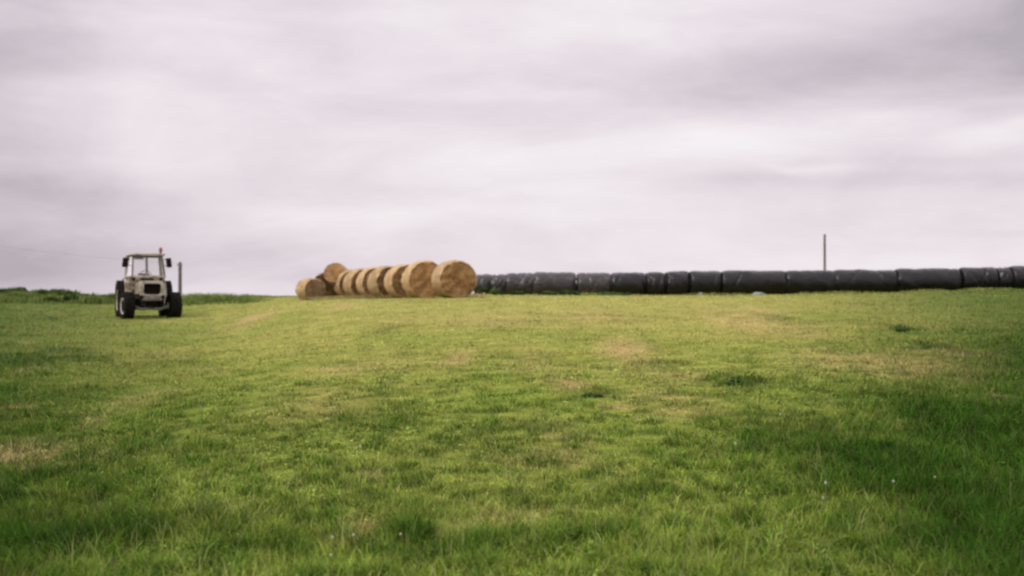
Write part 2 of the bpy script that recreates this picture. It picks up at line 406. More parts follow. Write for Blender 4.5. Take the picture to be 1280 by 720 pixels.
# rough long grass along the far edge and the left bank
def strip(n, pxa, pxb, Ya, Yb_, ha, hb2, cols, dens=None):
    px = rng.uniform(pxa, pxb, n); Yv = rng.uniform(Ya, Yb_, n); x = (px-640)/F*Yv
    nz = fbm(x*.6, Yv*.4, 91, 3)
    kp = Yv > Ya + (Yb_-Ya)*.75*fbm(x*.35+7, x*0, 95, 3)**1.3*rng.uniform(.5,1.3,n)
    kp &= rng.uniform(0,1,n) < np.clip((pxb-px)/90, 0, 1)
    px, Yv, x, nz = px[kp], Yv[kp], x[kp], nz[kp]; n = len(px)
    endf = np.clip(np.minimum(px-pxa, pxb-px)/60, .25, 1)
    hh = (ha + (hb2-ha)*sstep(.35,.7,nz))*rng.uniform(.5,1.2,n)*endf
    c = np.array(cols)[rng.integers(0, len(cols), n)]*rng.normal(1,.2,n).clip(.5,1.5)[:,None]*(.7+.7*nz)[:,None]
    return blades(x, Yv, hh, np.full(n,.03), c, .6, .6)
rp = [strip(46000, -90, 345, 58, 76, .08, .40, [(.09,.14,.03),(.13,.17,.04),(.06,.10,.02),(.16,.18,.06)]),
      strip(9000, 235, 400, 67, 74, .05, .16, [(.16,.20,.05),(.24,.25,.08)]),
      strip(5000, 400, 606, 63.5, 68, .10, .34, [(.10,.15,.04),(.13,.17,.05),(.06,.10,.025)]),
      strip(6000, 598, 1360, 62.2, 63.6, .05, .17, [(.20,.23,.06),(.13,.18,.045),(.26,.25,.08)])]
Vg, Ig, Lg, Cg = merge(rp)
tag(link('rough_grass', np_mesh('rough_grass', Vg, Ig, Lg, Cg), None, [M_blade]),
    'rough uncut grass along the far edge of the field and on the bank at left', 'grass', kind='stuff')

# ------------------------------------------------------------------ leafy plants
def leaf_mesh(name, rx, ry, rz, n, size, cols, seed, lobes=6, up=.3):
    r = np.random.default_rng(seed)
    lc = np.stack([r.uniform(-.7,.7,lobes)*rx, r.uniform(-.6,.6,lobes)*ry, r.uniform(.15,.75,lobes)*rz], 1)
    lr = r.uniform(.28,.55,lobes); lb = r.uniform(.6,1.35,lobes)
    which = r.integers(0, lobes, n)
    d = r.normal(0,1,(n,3)); d /= np.linalg.norm(d,axis=1)[:,None]
    rad = r.uniform(.45,1.08,n)**.6
    P = lc[which] + d*rad[:,None]*lr[which][:,None]*np.array([rx,ry,rz*1.0])
    keep = P[:,2] > .01; P = P[keep]; d = d[keep]; which = which[keep]; n = len(P)
    a = r.normal(0,1,(n,3)); a[:,2] += up; a /= np.linalg.norm(a,axis=1)[:,None]
    b = np.cross(a, d + r.normal(0,.5,(n,3))); b /= np.linalg.norm(b,axis=1)[:,None]
    s = size*r.uniform(.6,1.5,n)[:,None]
    Q = np.stack([P-a*s*.1, P+b*s*.35+a*s*.45, P+a*s*1.1, P-b*s*.35+a*s*.45], 1)
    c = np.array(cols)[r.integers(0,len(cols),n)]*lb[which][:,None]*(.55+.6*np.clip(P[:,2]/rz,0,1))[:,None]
    return np_mesh(name, Q.reshape(-1,3), np.arange(n*4), np.full(n,4), np.repeat(c,4,0))
def shrub(name, px, Y, wpx, hpx, label, cat, group, seed, cols, n=1600, size=.07, woody=True):
    s = Y/F; x = (px-640)*s; rx = wpx*s/2; rz = hpx*s
    t = empty(name, (x, Y, g1(x, Y)-.04), 0, label, cat, group)
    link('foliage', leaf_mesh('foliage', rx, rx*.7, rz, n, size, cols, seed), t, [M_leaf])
    st = MB(); r = random.Random(seed)
    for q in range(6 if woody else 4):
        st.bar((r.uniform(-.1,.1)*rx, r.uniform(-.1,.1)*rx, 0), (r.uniform(-.6,.6)*rx, r.uniform(-.3,.3)*rx, rz*.6), .022 if woody else .010, 7, .008)
    st.build('stem', M_bark if woody else M_stem, t)
    return t
DK = [(.045,.075,.02),(.06,.10,.026),(.085,.125,.035),(.04,.065,.02)]
MG = [(.07,.11,.03),(.10,.15,.04),(.13,.17,.05),(.05,.08,.02)]
shrubs = [(-4,71,64,10,'dark bush at the left edge of the field',DK),
          (32,70,56,9,'low green bush just right of the dark one at the left edge',MG),
          (64,69.5,52,10,'darkest rounded bush on the left bank, its top above the rest',DK),
          (98,70,50,9,'low pale green bush on the bank right of the dark rounded one',MG),
          (128,68,30,8,'small dark bush on the bank just left of the tractor',DK),
          (20,66,50,8,'long dark scrub patch low on the bank under the left edge bushes',DK),
          (76,65,40,8,'dark scrub patch on the slope of the bank right below the rounded bush',DK),
          (112,64.5,30,6,'low scrub patch halfway between the rounded bush and the tractor',DK),
          (148,71,26,7,'tiny green bush close behind the tractor wheel',MG)]
for i,(px,Y,w_,h_,lb,cl) in enumerate(shrubs):
    shrub('bush', px, Y, w_, h_, lb, 'bush', 'bushes on the bank at left', 100+i, cl, 2600, .10)
WG = [(.04,.075,.025),(.055,.10,.03),(.08,.12,.045),(.03,.055,.02)]
weeds = [(603,58.5,14,9,'leafy green weeds touching the right side of the front hay bale'),
         (619,62,26,9,'leafy green weeds in front of the first black bales by the hay'),
         (646,62,24,6,'low weeds before the second dark bale from the hay'),
         (688,62,30,5,'flat pale weeds before the rounded black bale'),
         (716,62,26,9,'tall green weed clump at the gap right of the rounded black bale'),
         (770,62,50,4,'thin low weeds along the base of the black bale row'),
         ]
for i,(px,Y,w_,h_,lb) in enumerate(weeds):
    shrub('weed_clump', px, Y, w_, h_, lb, 'weeds', 'weeds under the black bales', 200+i, WG, 700, .07, False)
# field weeds
for i,(px,row,w_,h_,lb) in enumerate([(920,482,30,13,'dark green dock clump in the middle of the meadow'),
        (1125,415,22,7,'dark dock clump in the meadow below the black bales at right'),
        (1160,436,18,6,'small dark weed clump at right, nearer than the dock clump below the bales'),
        (742,497,30,7,'flat dark weed clump left of the middle dock clump'),
        (535,700,60,26,'broad dark weed clump at the bottom of the meadow')]):
    x, Y = find_ground(px, row)
    shrub('weed_clump', px, Y, w_, h_, lb, 'weeds', 'weed clumps in the meadow', 300+i, [(.05,.10,.03),(.07,.12,.035),(.04,.075,.025)], 500, .035 if Y > 12 else .03, False)

# dry weed stalk at right
x, Y = find_ground(1208, 462)
dt = empty('dry_weed', (x, Y, g1(x,Y)-.02), 0, 'thin dry weed stalk standing alone in the meadow at right', 'weed')
MB().bar((0,0,0),(-.012,0,.24),.004,6,.003).build('stem', M_bark, dt)
MB().bar((-.012,0,.22),(-.03,0,.32),.010,6,.003).bar((-.01,0,.2),(.03,0,.27),.006,6,.002).build('seed_head', M_bark, dt)

# white clover flowers
fl = [(450,568),(444,681),(503,676),(414,682),(414,707),(920,566),(1033,620),(1027,632),(1115,612),(1167,610),(976,524)]
fst = fhd = None
for (px, row) in fl:
    hh = random.uniform(.05,.09); x, Y = find_ground(px, row+8)
    lb = 'small white clover flower standing in the meadow grass'
    t = empty('clover_flower', (x, Y, g1(x, Y)-.005), random.uniform(0,6), lb, 'flower', 'white clover flowers in the grass')
    t.scale = (1,1,random.uniform(.9,1.4))
    if fst is None:
        fst = MB().bar((0,0,0),(.01,0,.10),.0022,6,.0018).build('stem', M_stem, t)
        hd = MB()
        for q in range(26):
            z_ = q/25; a = q*2.4; rr = .008*math.sin(PI*(.15+.75*z_))
            hd.bar((.01,0,.10+z_*.008), (.01+math.cos(a)*rr*1.2, math.sin(a)*rr*1.2, .10+z_*.018), .003, 5, .0012)
        fhd = hd.build('flower_head', M_petal, t)
    else:
        for s in (fst, fhd): c = s.copy(); COL.objects.link(c); c.parent = t

# ------------------------------------------------------------------ hay bales
def bale_mesh(R, L, seed, nr=96, nl=26, sag=.05, wrap=False):
    """axis along local Y, centre at origin; UV: around/along for the side, angle/radius for the ends"""
    r = np.random.default_rng(seed)
    bm = bmesh.new(); uvl = bm.loops.layers.uv.new('UVMap')
    rings = []; info = []
    prof = []
    nf = 7
    for i in range(nf): prof.append((R*(.02+.90*i/(nf-1)), -L/2 + (.015 if not wrap else .03)*(1-i/(nf-1)) - .012*math.sin(i*2.1), 'f'))
    for i in range(nl+1):
        t = i/nl; e = min(t, 1-t)*L
        rr = R*(1 - (.075 if not wrap else .13)*math.exp(-e/(.035 if not wrap else .07)))
        prof.append((rr, -L/2+t*L, 's'))
    for i in range(nf): j = nf-1-i; prof.append((R*(.02+.90*j/(nf-1)), L/2 - .015*(1-j/(nf-1)), 'f'))
    ang = np.linspace(0, 2*PI, nr, endpoint=False)
    sd = seed*13.7
    folds = [(r.uniform(0, 2*PI), r.uniform(-.4,.4)*L, r.uniform(-1.5,1.5), r.uniform(.015,.055)) for _ in range(11)]
    for pr, py, kd in prof:
        lay = []
        for k in range(nr):
            a = ang[k]
            ca, sa = math.cos(a), math.sin(a)
            if kd == 's' and not wrap:
                n = float(fbm(np.array(a*2.2*3+sd), np.array(py*9+sd), 5, 3))-.5
                n2 = float(vnoise(np.array(a*24+sd), np.array(py*34.+sd), 8))-.5
                rad = pr*(1+.075*n+.030*n2)
                yy = py
            elif kd == 's':
                n = float(vnoise(np.array(ca*1.7+sd), np.array(sa*1.7+py*2.0+sd), 9))-.5
                rad = pr*(1+.09*n)
                for fa, fy, fs_, fd in folds:
                    d = (a-fa+PI) % (2*PI) - PI
                    u = (py-fy) - fs_*d*.35
                    rad -= fd*math.exp(-(u/.05)**2)*math.exp(-(d/1.1)**2)
                yy = py
            else:
                n = float(vnoise(np.array(ca*pr*7+sd+50), np.array(sa*pr*7+sd), 3))-.5
                rad = pr*(1+.03*n); yy = py + n*.09*(1 if pr > .05 else 0)
            zz = rad*sa
            if zz < 0: zz *= 1 - sag*(-sa)
            lay.append(bm.verts.new((rad*ca*(1+sag*.35*(1-abs(sa))), yy, zz)))
        rings.append(lay); info.append((pr, py, kd))
    for i in range(len(rings)-1):
        face_end = info[i][2] == 'f' and info[i+1][2] == 'f' or info[i][2] != info[i+1][2]
        for k in range(nr):
            k2 = (k+1) % nr
            f = bm.faces.new((rings[i][k], rings[i][k2], rings[i+1][k2], rings[i+1][k])); f.smooth = True
            f.material_index = 1 if (face_end and not wrap) else 0
            for lp, (ri, kk) in zip(f.loops, ((i,k),(i,k+1),(i+1,k+1),(i+1,k))):
                a = kk/nr*2*PI
                if face_end: lp[uvl].uv = (a*.3+info[ri][0]*.3, info[ri][0])
                else: lp[uvl].uv = (a*.6, info[ri][1]*.6)
    bm.faces.new(rings[0]).material_index = 0 if wrap else 1; bm.faces.new(rings[-1][::-1]).material_index = 0 if wrap else 1
    bmesh.ops.recalc_face_normals(bm, faces=bm.faces[:])
    if not wrap:   # loose straws standing out of the surface
        rr = random.Random(seed)
        for q in range(1500):
            a = rr.uniform(0, 2*PI); on_end = rr.random() < .35
            if on_end:
                q_ = R*math.sqrt(rr.uniform(0,.85)); p = Vector((q_*math.cos(a), -L/2-.005, q_*math.sin(a))); nrm = Vector((0,-1,0)); sidev = Vector((-math.sin(a),0,math.cos(a)))
            else:
                p = Vector((R*math.cos(a)*.985, rr.uniform(-.48,.48)*L, R*math.sin(a)*.985)); nrm = Vector((math.cos(a),0,math.sin(a))); sidev = Vector((-math.sin(a), rr.uniform(-.6,.6), math.cos(a)))
            d = (nrm*rr.uniform(.1,.6) + sidev*rr.choice((-1,1))).normalized()*rr.uniform(.05,.16)
            if (p+d).z < -R*.9: continue
            wv = d.cross(nrm).normalized()*.004
            vs = [bm.verts.new(p-wv), bm.verts.new(p+wv), bm.verts.new(p+d+nrm*.01)]
            f = bm.faces.new(vs); f.material_index = 0
            for lp in f.loops: lp[uvl].uv = (rr.random()*3, rr.random())
    me = bpy.data.meshes.new('bale'); bm.to_mesh(me); bm.free()
    return me
def hay(px, Yf, R, L, yaw, label, seed, squash=1.0, z=None, tilt=(0,0), sag=.05, mats=None):
    ya = math.radians(yaw)
    # face centre at px, Yf; axis leads away to the left
    xf = (px-640)/F*Yf
    ax = Vector((-math.sin(ya), math.cos(ya), 0))
    c = Vector((xf, Yf, 0)) + ax*L/2
    o = link('hay_bale', bale_mesh(R, L, seed, sag=sag), None, mats or [M_hay, M_hayf])
    zz = (g1(c.x, c.y) + R*squash*(1-sag) - .03) if z is None else z
    o.location = (c.x, c.y, zz); o.rotation_euler = (math.radians(tilt[0]), math.radians(tilt[1]), ya); o.scale = (1,1,squash)
    tag(o, label, 'hay bale', 'round hay bales in a row')
    return o
hay(573, 49.0, .675, 1.25, 17, 'nearest and rightmost round hay bale, its full round end facing the viewer', 1)
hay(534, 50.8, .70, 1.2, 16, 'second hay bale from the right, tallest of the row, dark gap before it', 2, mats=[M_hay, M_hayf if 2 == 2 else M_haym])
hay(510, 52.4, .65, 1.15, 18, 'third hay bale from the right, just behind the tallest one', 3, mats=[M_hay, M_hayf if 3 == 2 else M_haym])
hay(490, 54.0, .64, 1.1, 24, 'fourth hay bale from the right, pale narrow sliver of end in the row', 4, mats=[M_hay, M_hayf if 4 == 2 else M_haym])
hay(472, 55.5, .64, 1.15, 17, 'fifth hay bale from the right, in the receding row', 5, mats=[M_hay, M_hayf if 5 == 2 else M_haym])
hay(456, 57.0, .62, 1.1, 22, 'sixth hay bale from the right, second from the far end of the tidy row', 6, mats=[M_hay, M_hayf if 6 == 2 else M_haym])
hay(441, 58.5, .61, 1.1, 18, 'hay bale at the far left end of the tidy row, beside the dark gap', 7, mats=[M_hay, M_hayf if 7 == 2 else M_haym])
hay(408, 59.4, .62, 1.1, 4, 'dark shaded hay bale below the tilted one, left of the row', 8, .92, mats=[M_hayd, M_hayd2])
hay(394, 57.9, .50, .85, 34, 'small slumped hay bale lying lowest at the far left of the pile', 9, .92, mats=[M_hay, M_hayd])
hay(414, 58.9, .58, 1.1, -38, 'tilted hay bale lying on top of the pile at the left end', 10, .80, z=CAMZ+(HZ-348.5)/F*59.4, tilt=(-30, 20))

ns = 3200
pp = rng.uniform(375, 606, ns); Yq = np.interp(pp, [375,440,600],[58.,56.,48.6]) + rng.normal(0,.55,ns)
xq = (pp-640)/F*Yq; aq = rng.uniform(0,2*PI,ns); lq = rng.uniform(.06,.22,ns)
dq = np.stack([np.cos(aq)*lq, np.sin(aq)*lq, rng.uniform(-.02,.09,ns)], 1); wq = np.stack([-np.sin(aq), np.cos(aq), aq*0+.3], 1)*.006
cq = np.stack([xq, Yq, ground(xq,Yq)+.035+rng.uniform(0,.05,ns)], 1)
Pq = np.stack([cq-wq, cq+wq, cq+dq+wq, cq+dq-wq], 1)
colq = np.array([.40,.32,.15])*rng.lognormal(-.1,.35,ns).clip(.3,1.5)[:,None]
tag(link('loose_straw', np_mesh('loose_straw', Pq.reshape(-1,3), np.arange(ns*4), np.full(ns,4), np.repeat(colq,4,0)), None, [M_blade]),
    'thin scatter of loose straw on the grass around the hay bales', 'straw', kind='stuff')

# ------------------------------------------------------------------ black wrapped bales
segs = [(594,614),(615,633),(634,667),(668,719),(722,763),(765,806),(808,831),(833,861),(862,901),(902,981),(982,1042),(1043,1119),(1120,1199),(1200,1244),(1245,1262),(1263,1310),(1311,1370)]
ordn = ['grey sheened black wrapped bale right beside the front hay bale','short grey black bale, second in the row from the hay',
 'third black wrapped bale from the hay, grey on top','plump rounded black bale with a clear gap on both sides, fourth from the hay',
 'black wrapped bale just right of the tall weeds, fifth from the hay','black wrapped bale with a flat top, sixth from the hay',
 'narrow black bale, seventh from the hay, first of two narrow ones','narrow black bale, eighth from the hay, second of two narrow ones',
 'black wrapped bale left of the long creased one, ninth from the hay','long black bale with a diagonal crease on top, behind the pale stone',
 'black wrapped bale directly below the thin pole','long smooth black bale, first one right of the thin pole',
 'long smooth black bale, second one right of the thin pole','black wrapped bale with light folds, third right of the thin pole',
 'very narrow black bale near the right end, between fold marks','last black wrapped bale in view, cut by the right edge','black wrapped bale beyond the right edge of the photo']
for i,(a,b) in enumerate(segs):
    if a > 1320: continue
    Y = float(np.interp((a+b)/2, [600, 700, 900, 1280], [70.5, 66.5, 65.0, 64.5]))
    s = Y/F; xa = (a-640)*s; xb_ = (b-640)*s; L = (xb_-xa) + .03
    R = [.56,.54,.58,.60,.59,.59,.60,.61,.61,.62,.62,.62,.63,.63,.63,.64,.64][i]
    o = link('silage_bale', bale_mesh(R, L, 40+i, nr=72, nl=max(14,int(L*20)), sag=.06, wrap=True), None, [M_wrapg if i < 5 else M_wrap])
    xc = (xa+xb_)/2
    top = [342.5,343,341,340,341,340.5,340,339,338.5,338,337.5,337,335.5,334,333.5,332,331][i]
    zt = CAMZ+(HZ-top)*s
    o.location = (xc, Y+.0, max(g1(xc, Y)+R*.90, zt-R)); o.location.z = zt-R
    o.rotation_euler = (0, math.radians(random.uniform(-1.2,1.2)), -PI/2+math.radians(random.uniform(-3,3)))
    tag(o, ordn[i], 'wrapped bale', 'black wrapped bales in a long row')

# ------------------------------------------------------------------ stones by the bales
def stone(px, row, Y, wpx, hpx, label, seed):
    s = Y/F; bm = bmesh.new(); bmesh.ops.create_icosphere(bm, subdivisions=4, radius=1)
    r = np.random.default_rng(seed)
    pl = [(Vector(r.normal(0,1,3)).normalized(), r.uniform(.65,.9)) for _ in range(14)]
    for v_ in bm.verts:
        for n_, d_ in pl:
            e = v_.co.dot(n_)-d_
            if e > 0: v_.co -= n_*e*.9
        v_.co = Vector((v_.co.x*wpx*s/2, v_.co.y*wpx*s/3, v_.co.z*hpx*s))
    me = bpy.data.meshes.new('stone'); bm.to_mesh(me); bm.free()
    x = (px-640)*s; o = link('stone', me, None, [M_stone]); o.location = (x, Y, g1(x,Y)+.02)
    tag(o, label, 'stone', None)
stone(949, 370, 62.5, 18, 4, 'pale grey stone in the grass in front of the long creased black bale', 3)
stone(876, 371, 62.0, 7, 3.4, 'little pale stone near the black bales, left of the larger stone', 5)

# ------------------------------------------------------------------ poles and wire
def pole(px, Y, top_row, r, label, cap=False, ht=None):
    x = (px-640)/F*Y; zb = g1(x,Y); zt = CAMZ+(HZ-top_row)/F*Y if top_row else zb+ht
    t = empty('utility_pole', (x, Y, zb-.1), 0, label, 'pole')
    MB().bar((0,0,0),(0,0,zt-zb+.1), r, 16, r*.82).build('post', M_wood, t, True)
    MB().bar((0,0,zt-zb+.1),(0,0,zt-zb+.16), r*.9, 16, r*.3).build('cap', M_wire, t, True)
    if cap: MB().bar((-.16,-.02,zt-zb-.1),(.16,-.02,zt-zb-.1), .02, 8).bar((-.14,-.02,zt-zb-.1),(-.14,-.02,zt-zb),.028,8).build('insulator', M_wire, t)
    return Vector((x, Y, zt))
p1 = pole(225, 88, 328, .125, 'thick grey wooden pole standing just right of the tractor', True)
pole(1031, 112, 293, .11, 'tall thin pole rising alone behind the black bales')
p0 = pole(-420, 88, None, .125, 'wooden pole beyond the left edge carrying the same wire', True, 7.6)
bm = MB(); prev = None
for i in range(41):
    t_ = i/40; q = p1.lerp(p0, t_) - Vector((0, 0, .08 + 4*.75*t_*(1-t_)))
    if prev is not None: bm.bar(prev, q, .0075, 5)
    prev = q
tag(bm.build('overhead_wire', M_wire), 'thin sagging overhead wire running left from the wooden pole', 'wire')

# ------------------------------------------------------------------ tractor
def tractor():
    Yt = 49.2; xt = (188-640)/F*Yt
    root = empty('tractor', (xt, Yt, g1(xt, Yt)+.0), math.radians(20.5), 'old cream tractor with a glazed cab and orange beacon, parked facing the viewer', 'tractor')
    # local: forward = -Y, x = image right; front axle at y = 0
    def wheel(name, x, y, R, W, rimr, steer=0, lugs=20):
        t = empty(name, (x, y, R-.04), math.radians(steer)); t.parent = root
        for kk in list(t.keys()):
            if kk in ('label','category'): del t[kk]
        s = 1 if x > 0 else -1
        ty = MB(); hw = W/2
        ty.lathe([(rimr, -hw*.72),(rimr+.03,-hw*.85),(R*.80,-hw),(R*.90,-hw*.97),(R*.95,-hw*.80),(R*.965,-hw*.4),(R*.965,hw*.4),(R*.95,hw*.80),(R*.90,hw*.97),(R*.80,hw),(rimr+.03,hw*.85),(rimr,hw*.72)], 'X', seg=48)
        for q in range(lugs*2):
            a = q/(lugs*2)*2*PI; sd = 1 if q % 2 else -1
            rot = Matrix.Rotation(a, 3, 'X') @ Matrix.Rotation(sd*math.radians(32), 3, 'Z')
            c = Matrix.Rotation(a, 3, 'X') @ Vector((sd*hw*.47, 0, R*.972))
            ty.box(c, (hw*1.02, .045, .05), .008, rot.to_3x3())
        ty.lathe([(.001,-s*hw*.88),(rimr+.06,-s*hw*.88),(rimr+.05,-s*hw*.7),(.001,-s*hw*.7)], 'X', seg=32)
        ty.build('tyre', M_rub, t, True)
        rm = MB()
        rm.lathe([(rimr+.012, -hw*.80),(rimr+.012,-hw*.74),(rimr-.02,-hw*.6),(rimr-.03,hw*.6),(rimr+.012,hw*.74),(rimr+.012,hw*.80),(rimr-.012,hw*.80),(rimr-.05,hw*.55),(.5*rimr,s*hw*.25),(.0,s*hw*.28)] if s > 0 else
                 [(rimr+.012, hw*.80),(rimr+.012,hw*.74),(rimr-.02,hw*.6),(rimr-.03,-hw*.6),(rimr+.012,-hw*.74),(rimr+.012,-hw*.80),(rimr-.012,-hw*.80),(rimr-.05,-hw*.55),(.5*rimr,-hw*.25),(.0,-hw*.28)], 'X', seg=40)
        rm.build('rim', M_rim, t, True)
        hb_ = MB(); hb_.lathe([(.001, s*(hw*.25)),(rimr*.36, s*hw*.25),(rimr*.34, s*hw*.55),(rimr*.2, s*hw*.66),(.001, s*hw*.68)], 'X', seg=20)
        for q in range(6):
            a = q/6*2*PI; hb_.bar((s*hw*.2, rimr*.55*math.cos(a), rimr*.55*math.sin(a)), (s*hw*.42, rimr*.55*math.cos(a), rimr*.55*math.sin(a)), .018, 6)
        hb_.build('hub', M_creamd, t, True)
    wheel('front_wheel', -.79, 0, .475, .38, .26, 9, 18)
    wheel('front_wheel', .79, 0, .475, .38, .26, 9, 18)
    wheel('rear_wheel', -.76, 2.15, .69, .40, .38, 0, 22)
    wheel('rear_wheel', .76, 2.15, .69, .40, .38, 0, 22)
    # nose: octagonal cream surround with black grille
    zc = 1.0
    out = [(-.30,1.30),(.30,1.30),(.42,1.20),(.44,.86),(.30,.62),(-.30,.62),(-.44,.86),(-.42,1.20)]
    inn = [(-.235,1.205),(.235,1.205),(.285,1.16),(.285,.90),(.235,.83),(-.235,.83),(-.285,.90),(-.285,1.16)]
    MB().ring(out, inn, -.62, -.42).build('grille_surround', M_cream, root)
    gr = MB(); gr.prism([(x*.99, z) for x, z in inn], -.50, -.44, 0); gob = gr.build('grille', M_black, root)
    sl = MB()
    for q in range(9): sl.box((0, -.515, .865+q*.038), (.52, .018, .010), .002)
    sl.box((0,-.52,1.02),(.018,.02,.36),.003); sl.build('grille_slats', M_black, gob)
    MB().box((0,-.630,.715),(.58,.024,.17),.01).build('lower_panel', M_frame, root)
    MB().box((0,-.650,.72),(.17,.02,.075),.006).build('badge', M_steel, root)
    for sx in (-1,1):
        lt = MB(); lt.lathe([(.001,0),(.065,0),(.07,-.03),(.06,-.05),(.001,-.055)], 'Y', (sx*.355, -.60, .74), 20)
        lt.build('headlight', M_black, root)
    # hood
    MB().prism([(-.43,.84),(-.41,1.20),(-.30,1.305),(.30,1.305),(.41,1.20),(.43,.84)], -.418, 1.02, .02).build('hood', M_creamd, root)
    MB().box((0,.3,.72),(.52,1.35,.30),.02).box((0,.45,.52),(.40,1.5,.22),.02).build('engine_block', M_black, root)
    MB().box((0,-.25,.64),(.42,.36,.24),.02).build('axle_bracket', M_black, root)
    # front axle: pale cast beam with drooping middle
    ax = MB()
    for sx in (-1,1):
        ax.bar((0,-.08,.36),(sx*.30,-.08,.32),.050,10).bar((sx*.30,-.08,.32),(sx*.60,-.04,.42),.052,10); ax.bar((sx*.60,-.04,.34),(sx*.60,-.04,.56),.045,10)
    ax.build('front_axle', M_steel, root, True)
    MB().bar((-.56,.16,.42),(.56,.16,.42),.018,8).build('track_rod', M_black, root)
    # front mudguards: dark short
    # cowl and fuel tank
    MB().prism([(-.64,.98),(-.60,1.46),(.60,1.46),(.64,.98)], 1.04, 1.20, .02).build('cowl', M_creamd, root)
    MB().box((0,.95,1.36),(.44,.20,.10),.03).build('air_cleaner', M_black, root)
    for sx in (-1,1):
        wl = MB(); wl.lathe([(.001,.06),(.05,.05),(.062,0),(.055,-.02),(.001,-.022)], 'Y', (sx*.47, 1.0, 1.38), 16); wl.build('work_light', M_black, root)
    for sx in (-1,1): MB().box((sx*.52,1.38,.66),(.16,.46,.42),.03).build('side_panel', M_black, root)
    MB().box((0,1.5,.60),(.9,.5,.6),.03).build('gearbox', M_black, root)
    # rear fenders
    for sx in (-1,1):
        fe = MB(); R_ = .80; pts = []
        bm2 = bmesh.new(); a0, a1, n_ = math.radians(195), math.radians(25), 16
        grid = []
        for q in range(n_+1):
            a = a0+(a1-a0)*q/n_
            row = []
            for (xx, rr) in ((sx*.50, R_-.05),(sx*.51, R_),(sx*.70, R_+.0),(sx*.72, R_-.06)):
                row.append(bm2.verts.new((xx, 2.15+rr*math.cos(a), .675+rr*math.sin(a))))
            grid.append(row)
        for q in range(n_):
            for w_ in range(3): bm2.faces.new((grid[q][w_], grid[q+1][w_], grid[q+1][w_+1], grid[q][w_+1]))
        bmesh.ops.recalc_face_normals(bm2, faces=bm2.faces[:])
        bmesh.ops.solidify(bm2, geom=bm2.faces[:], thickness=.02)
        fe._add(bm2); fe.build('fender', M_cream, root)
    # inner wheel-arch panels
    MB().box((0,1.9,.95),(1.02,1.35,.52),.03).build('cab_floor', M_creamd, root)
    MB().box((0,2.2,.62),(.44,.9,.42),.04).bar((-.66,2.15,.675),(.66,2.15,.675),.09,14).build('rear_axle', M_black, root)
    # cab: narrower front glazing, slanted corner panes
    zb, zt = 1.47, 2.20
    F0 = [(-.50,1.14,zb),(.50,1.14,zb)]; F1 = [(-.47,1.26,zt),(.47,1.26,zt)]
    Bb = [(-.68,1.55,zb),(.68,1.55,zb)]; Bt = [(-.58,1.60,zt),(.58,1.60,zt)]
    Rb = [(-.62,2.45,zb),(.62,2.45,zb)]; Rt = [(-.56,2.40,zt),(.56,2.40,zt)]
    cf = MB(); 
    for k in (0,1):
        cf.bar(F0[k], F1[k], .030, 8); cf.bar(Rb[k], Rt[k], .026, 8)
        cf.bar(F1[k], Bt[k], .026, 8).bar(Bt[k], Rt[k], .026, 8)
    cf.bar((0,1.14,zb),(0,1.26,zt),.042,8)
    cf.bar(F1[0],F1[1],.034,8).bar(Rt[0],Rt[1],.026,8)
    cf.build('cab_frame', M_frame, root, True)
    c2 = MB()
    for k in (0,1): c2.bar(Bb[k], Bt[k], .030, 8); c2.bar(F0[k], Bb[k], .040, 8).bar(Bb[k], Rb[k], .036, 8)
    c2.bar(F0[0],F0[1],.042,8).bar(Rb[0],Rb[1],.03,8); c2.build('cab_sill', M_cream, root, True)
    def pane(pts, name='window_pane'):
        me = bpy.data.meshes.new(name); me.from_pydata(pts, [], [tuple(range(len(pts)))]); return link(name, me, root, [M_glass])
    pane([(-.47,1.145,zb+.03),(-.045,1.145,zb+.03),(-.045,1.262,zt-.03),(-.44,1.262,zt-.03)])
    pane([(.045,1.145,zb+.03),(.47,1.145,zb+.03),(.44,1.262,zt-.03),(.045,1.262,zt-.03)])
    for k, s in ((0,-1),(1,1)):
        pane([(s*.52,1.17,zb+.03),(s*.66,1.52,zb+.03),(s*.57,1.58,zt-.03),(s*.49,1.29,zt-.03)])
        pane([(s*.67,1.59,zb+.03),(s*.62,2.42,zb+.03),(s*.56,2.37,zt-.03),(s*.58,1.64,zt-.03)])
    # roof: gently cambered slab
    MB().prism([(-.64,2.215),(-.62,2.25),(-.35,2.285),(.35,2.30),(.62,2.29),(.64,2.24),(.62,2.215)], 1.16, 2.5, .012).build('roof', M_cream, root)
    # dark sun visor hanging on the left of the windscreen
    MB().box((-.26,1.285,2.13),(.34,.02,.10),.01).build('sun_visor', M_frame, root)
    # seat and steering wheel
    st = MB(); st.box((0,2.0,1.33),(.44,.42,.10),.03).box((0,2.22,1.50),(.40,.08,.22),.03).build('seat', M_seat, root)
    sw = MB(); prev = None
    for q in range(25):
        a = q/24*2*PI; p = Vector((.19*math.cos(a), 1.56+.10*math.sin(a), 1.54+.15*math.sin(a)))
        if prev is not None: sw.bar(prev, p, .012, 6)
        prev = p
    sw.bar((0,1.56,1.54),(0,1.36,1.25),.02,8).build('steering_wheel', M_black, root)
    # mirrors
    for sx in (-1,1):
        mi = MB(); mi.box((0,0,0),(.19,.05,.34),.03, Matrix.Rotation(sx*math.radians(-7), 3, 'Y'))
        mo = mi.build('mirror', M_black, root, True); mo.location = (sx*.76 + (.03 if sx < 0 else .02), 1.30, 1.97)
        
        for zz in (.12,-.1): MB().bar((-sx*.17,.1,zz),(0,0,zz),.012,6).build('mirror_arm', M_black, mo)
    # beacon
    bt = MB(); bt.lathe([(.001,0),(.035,0),(.03,.08),(.001,.08)], 'Z', (.50,1.36,2.28), 12); bo = bt.build('beacon_base', M_black, root)
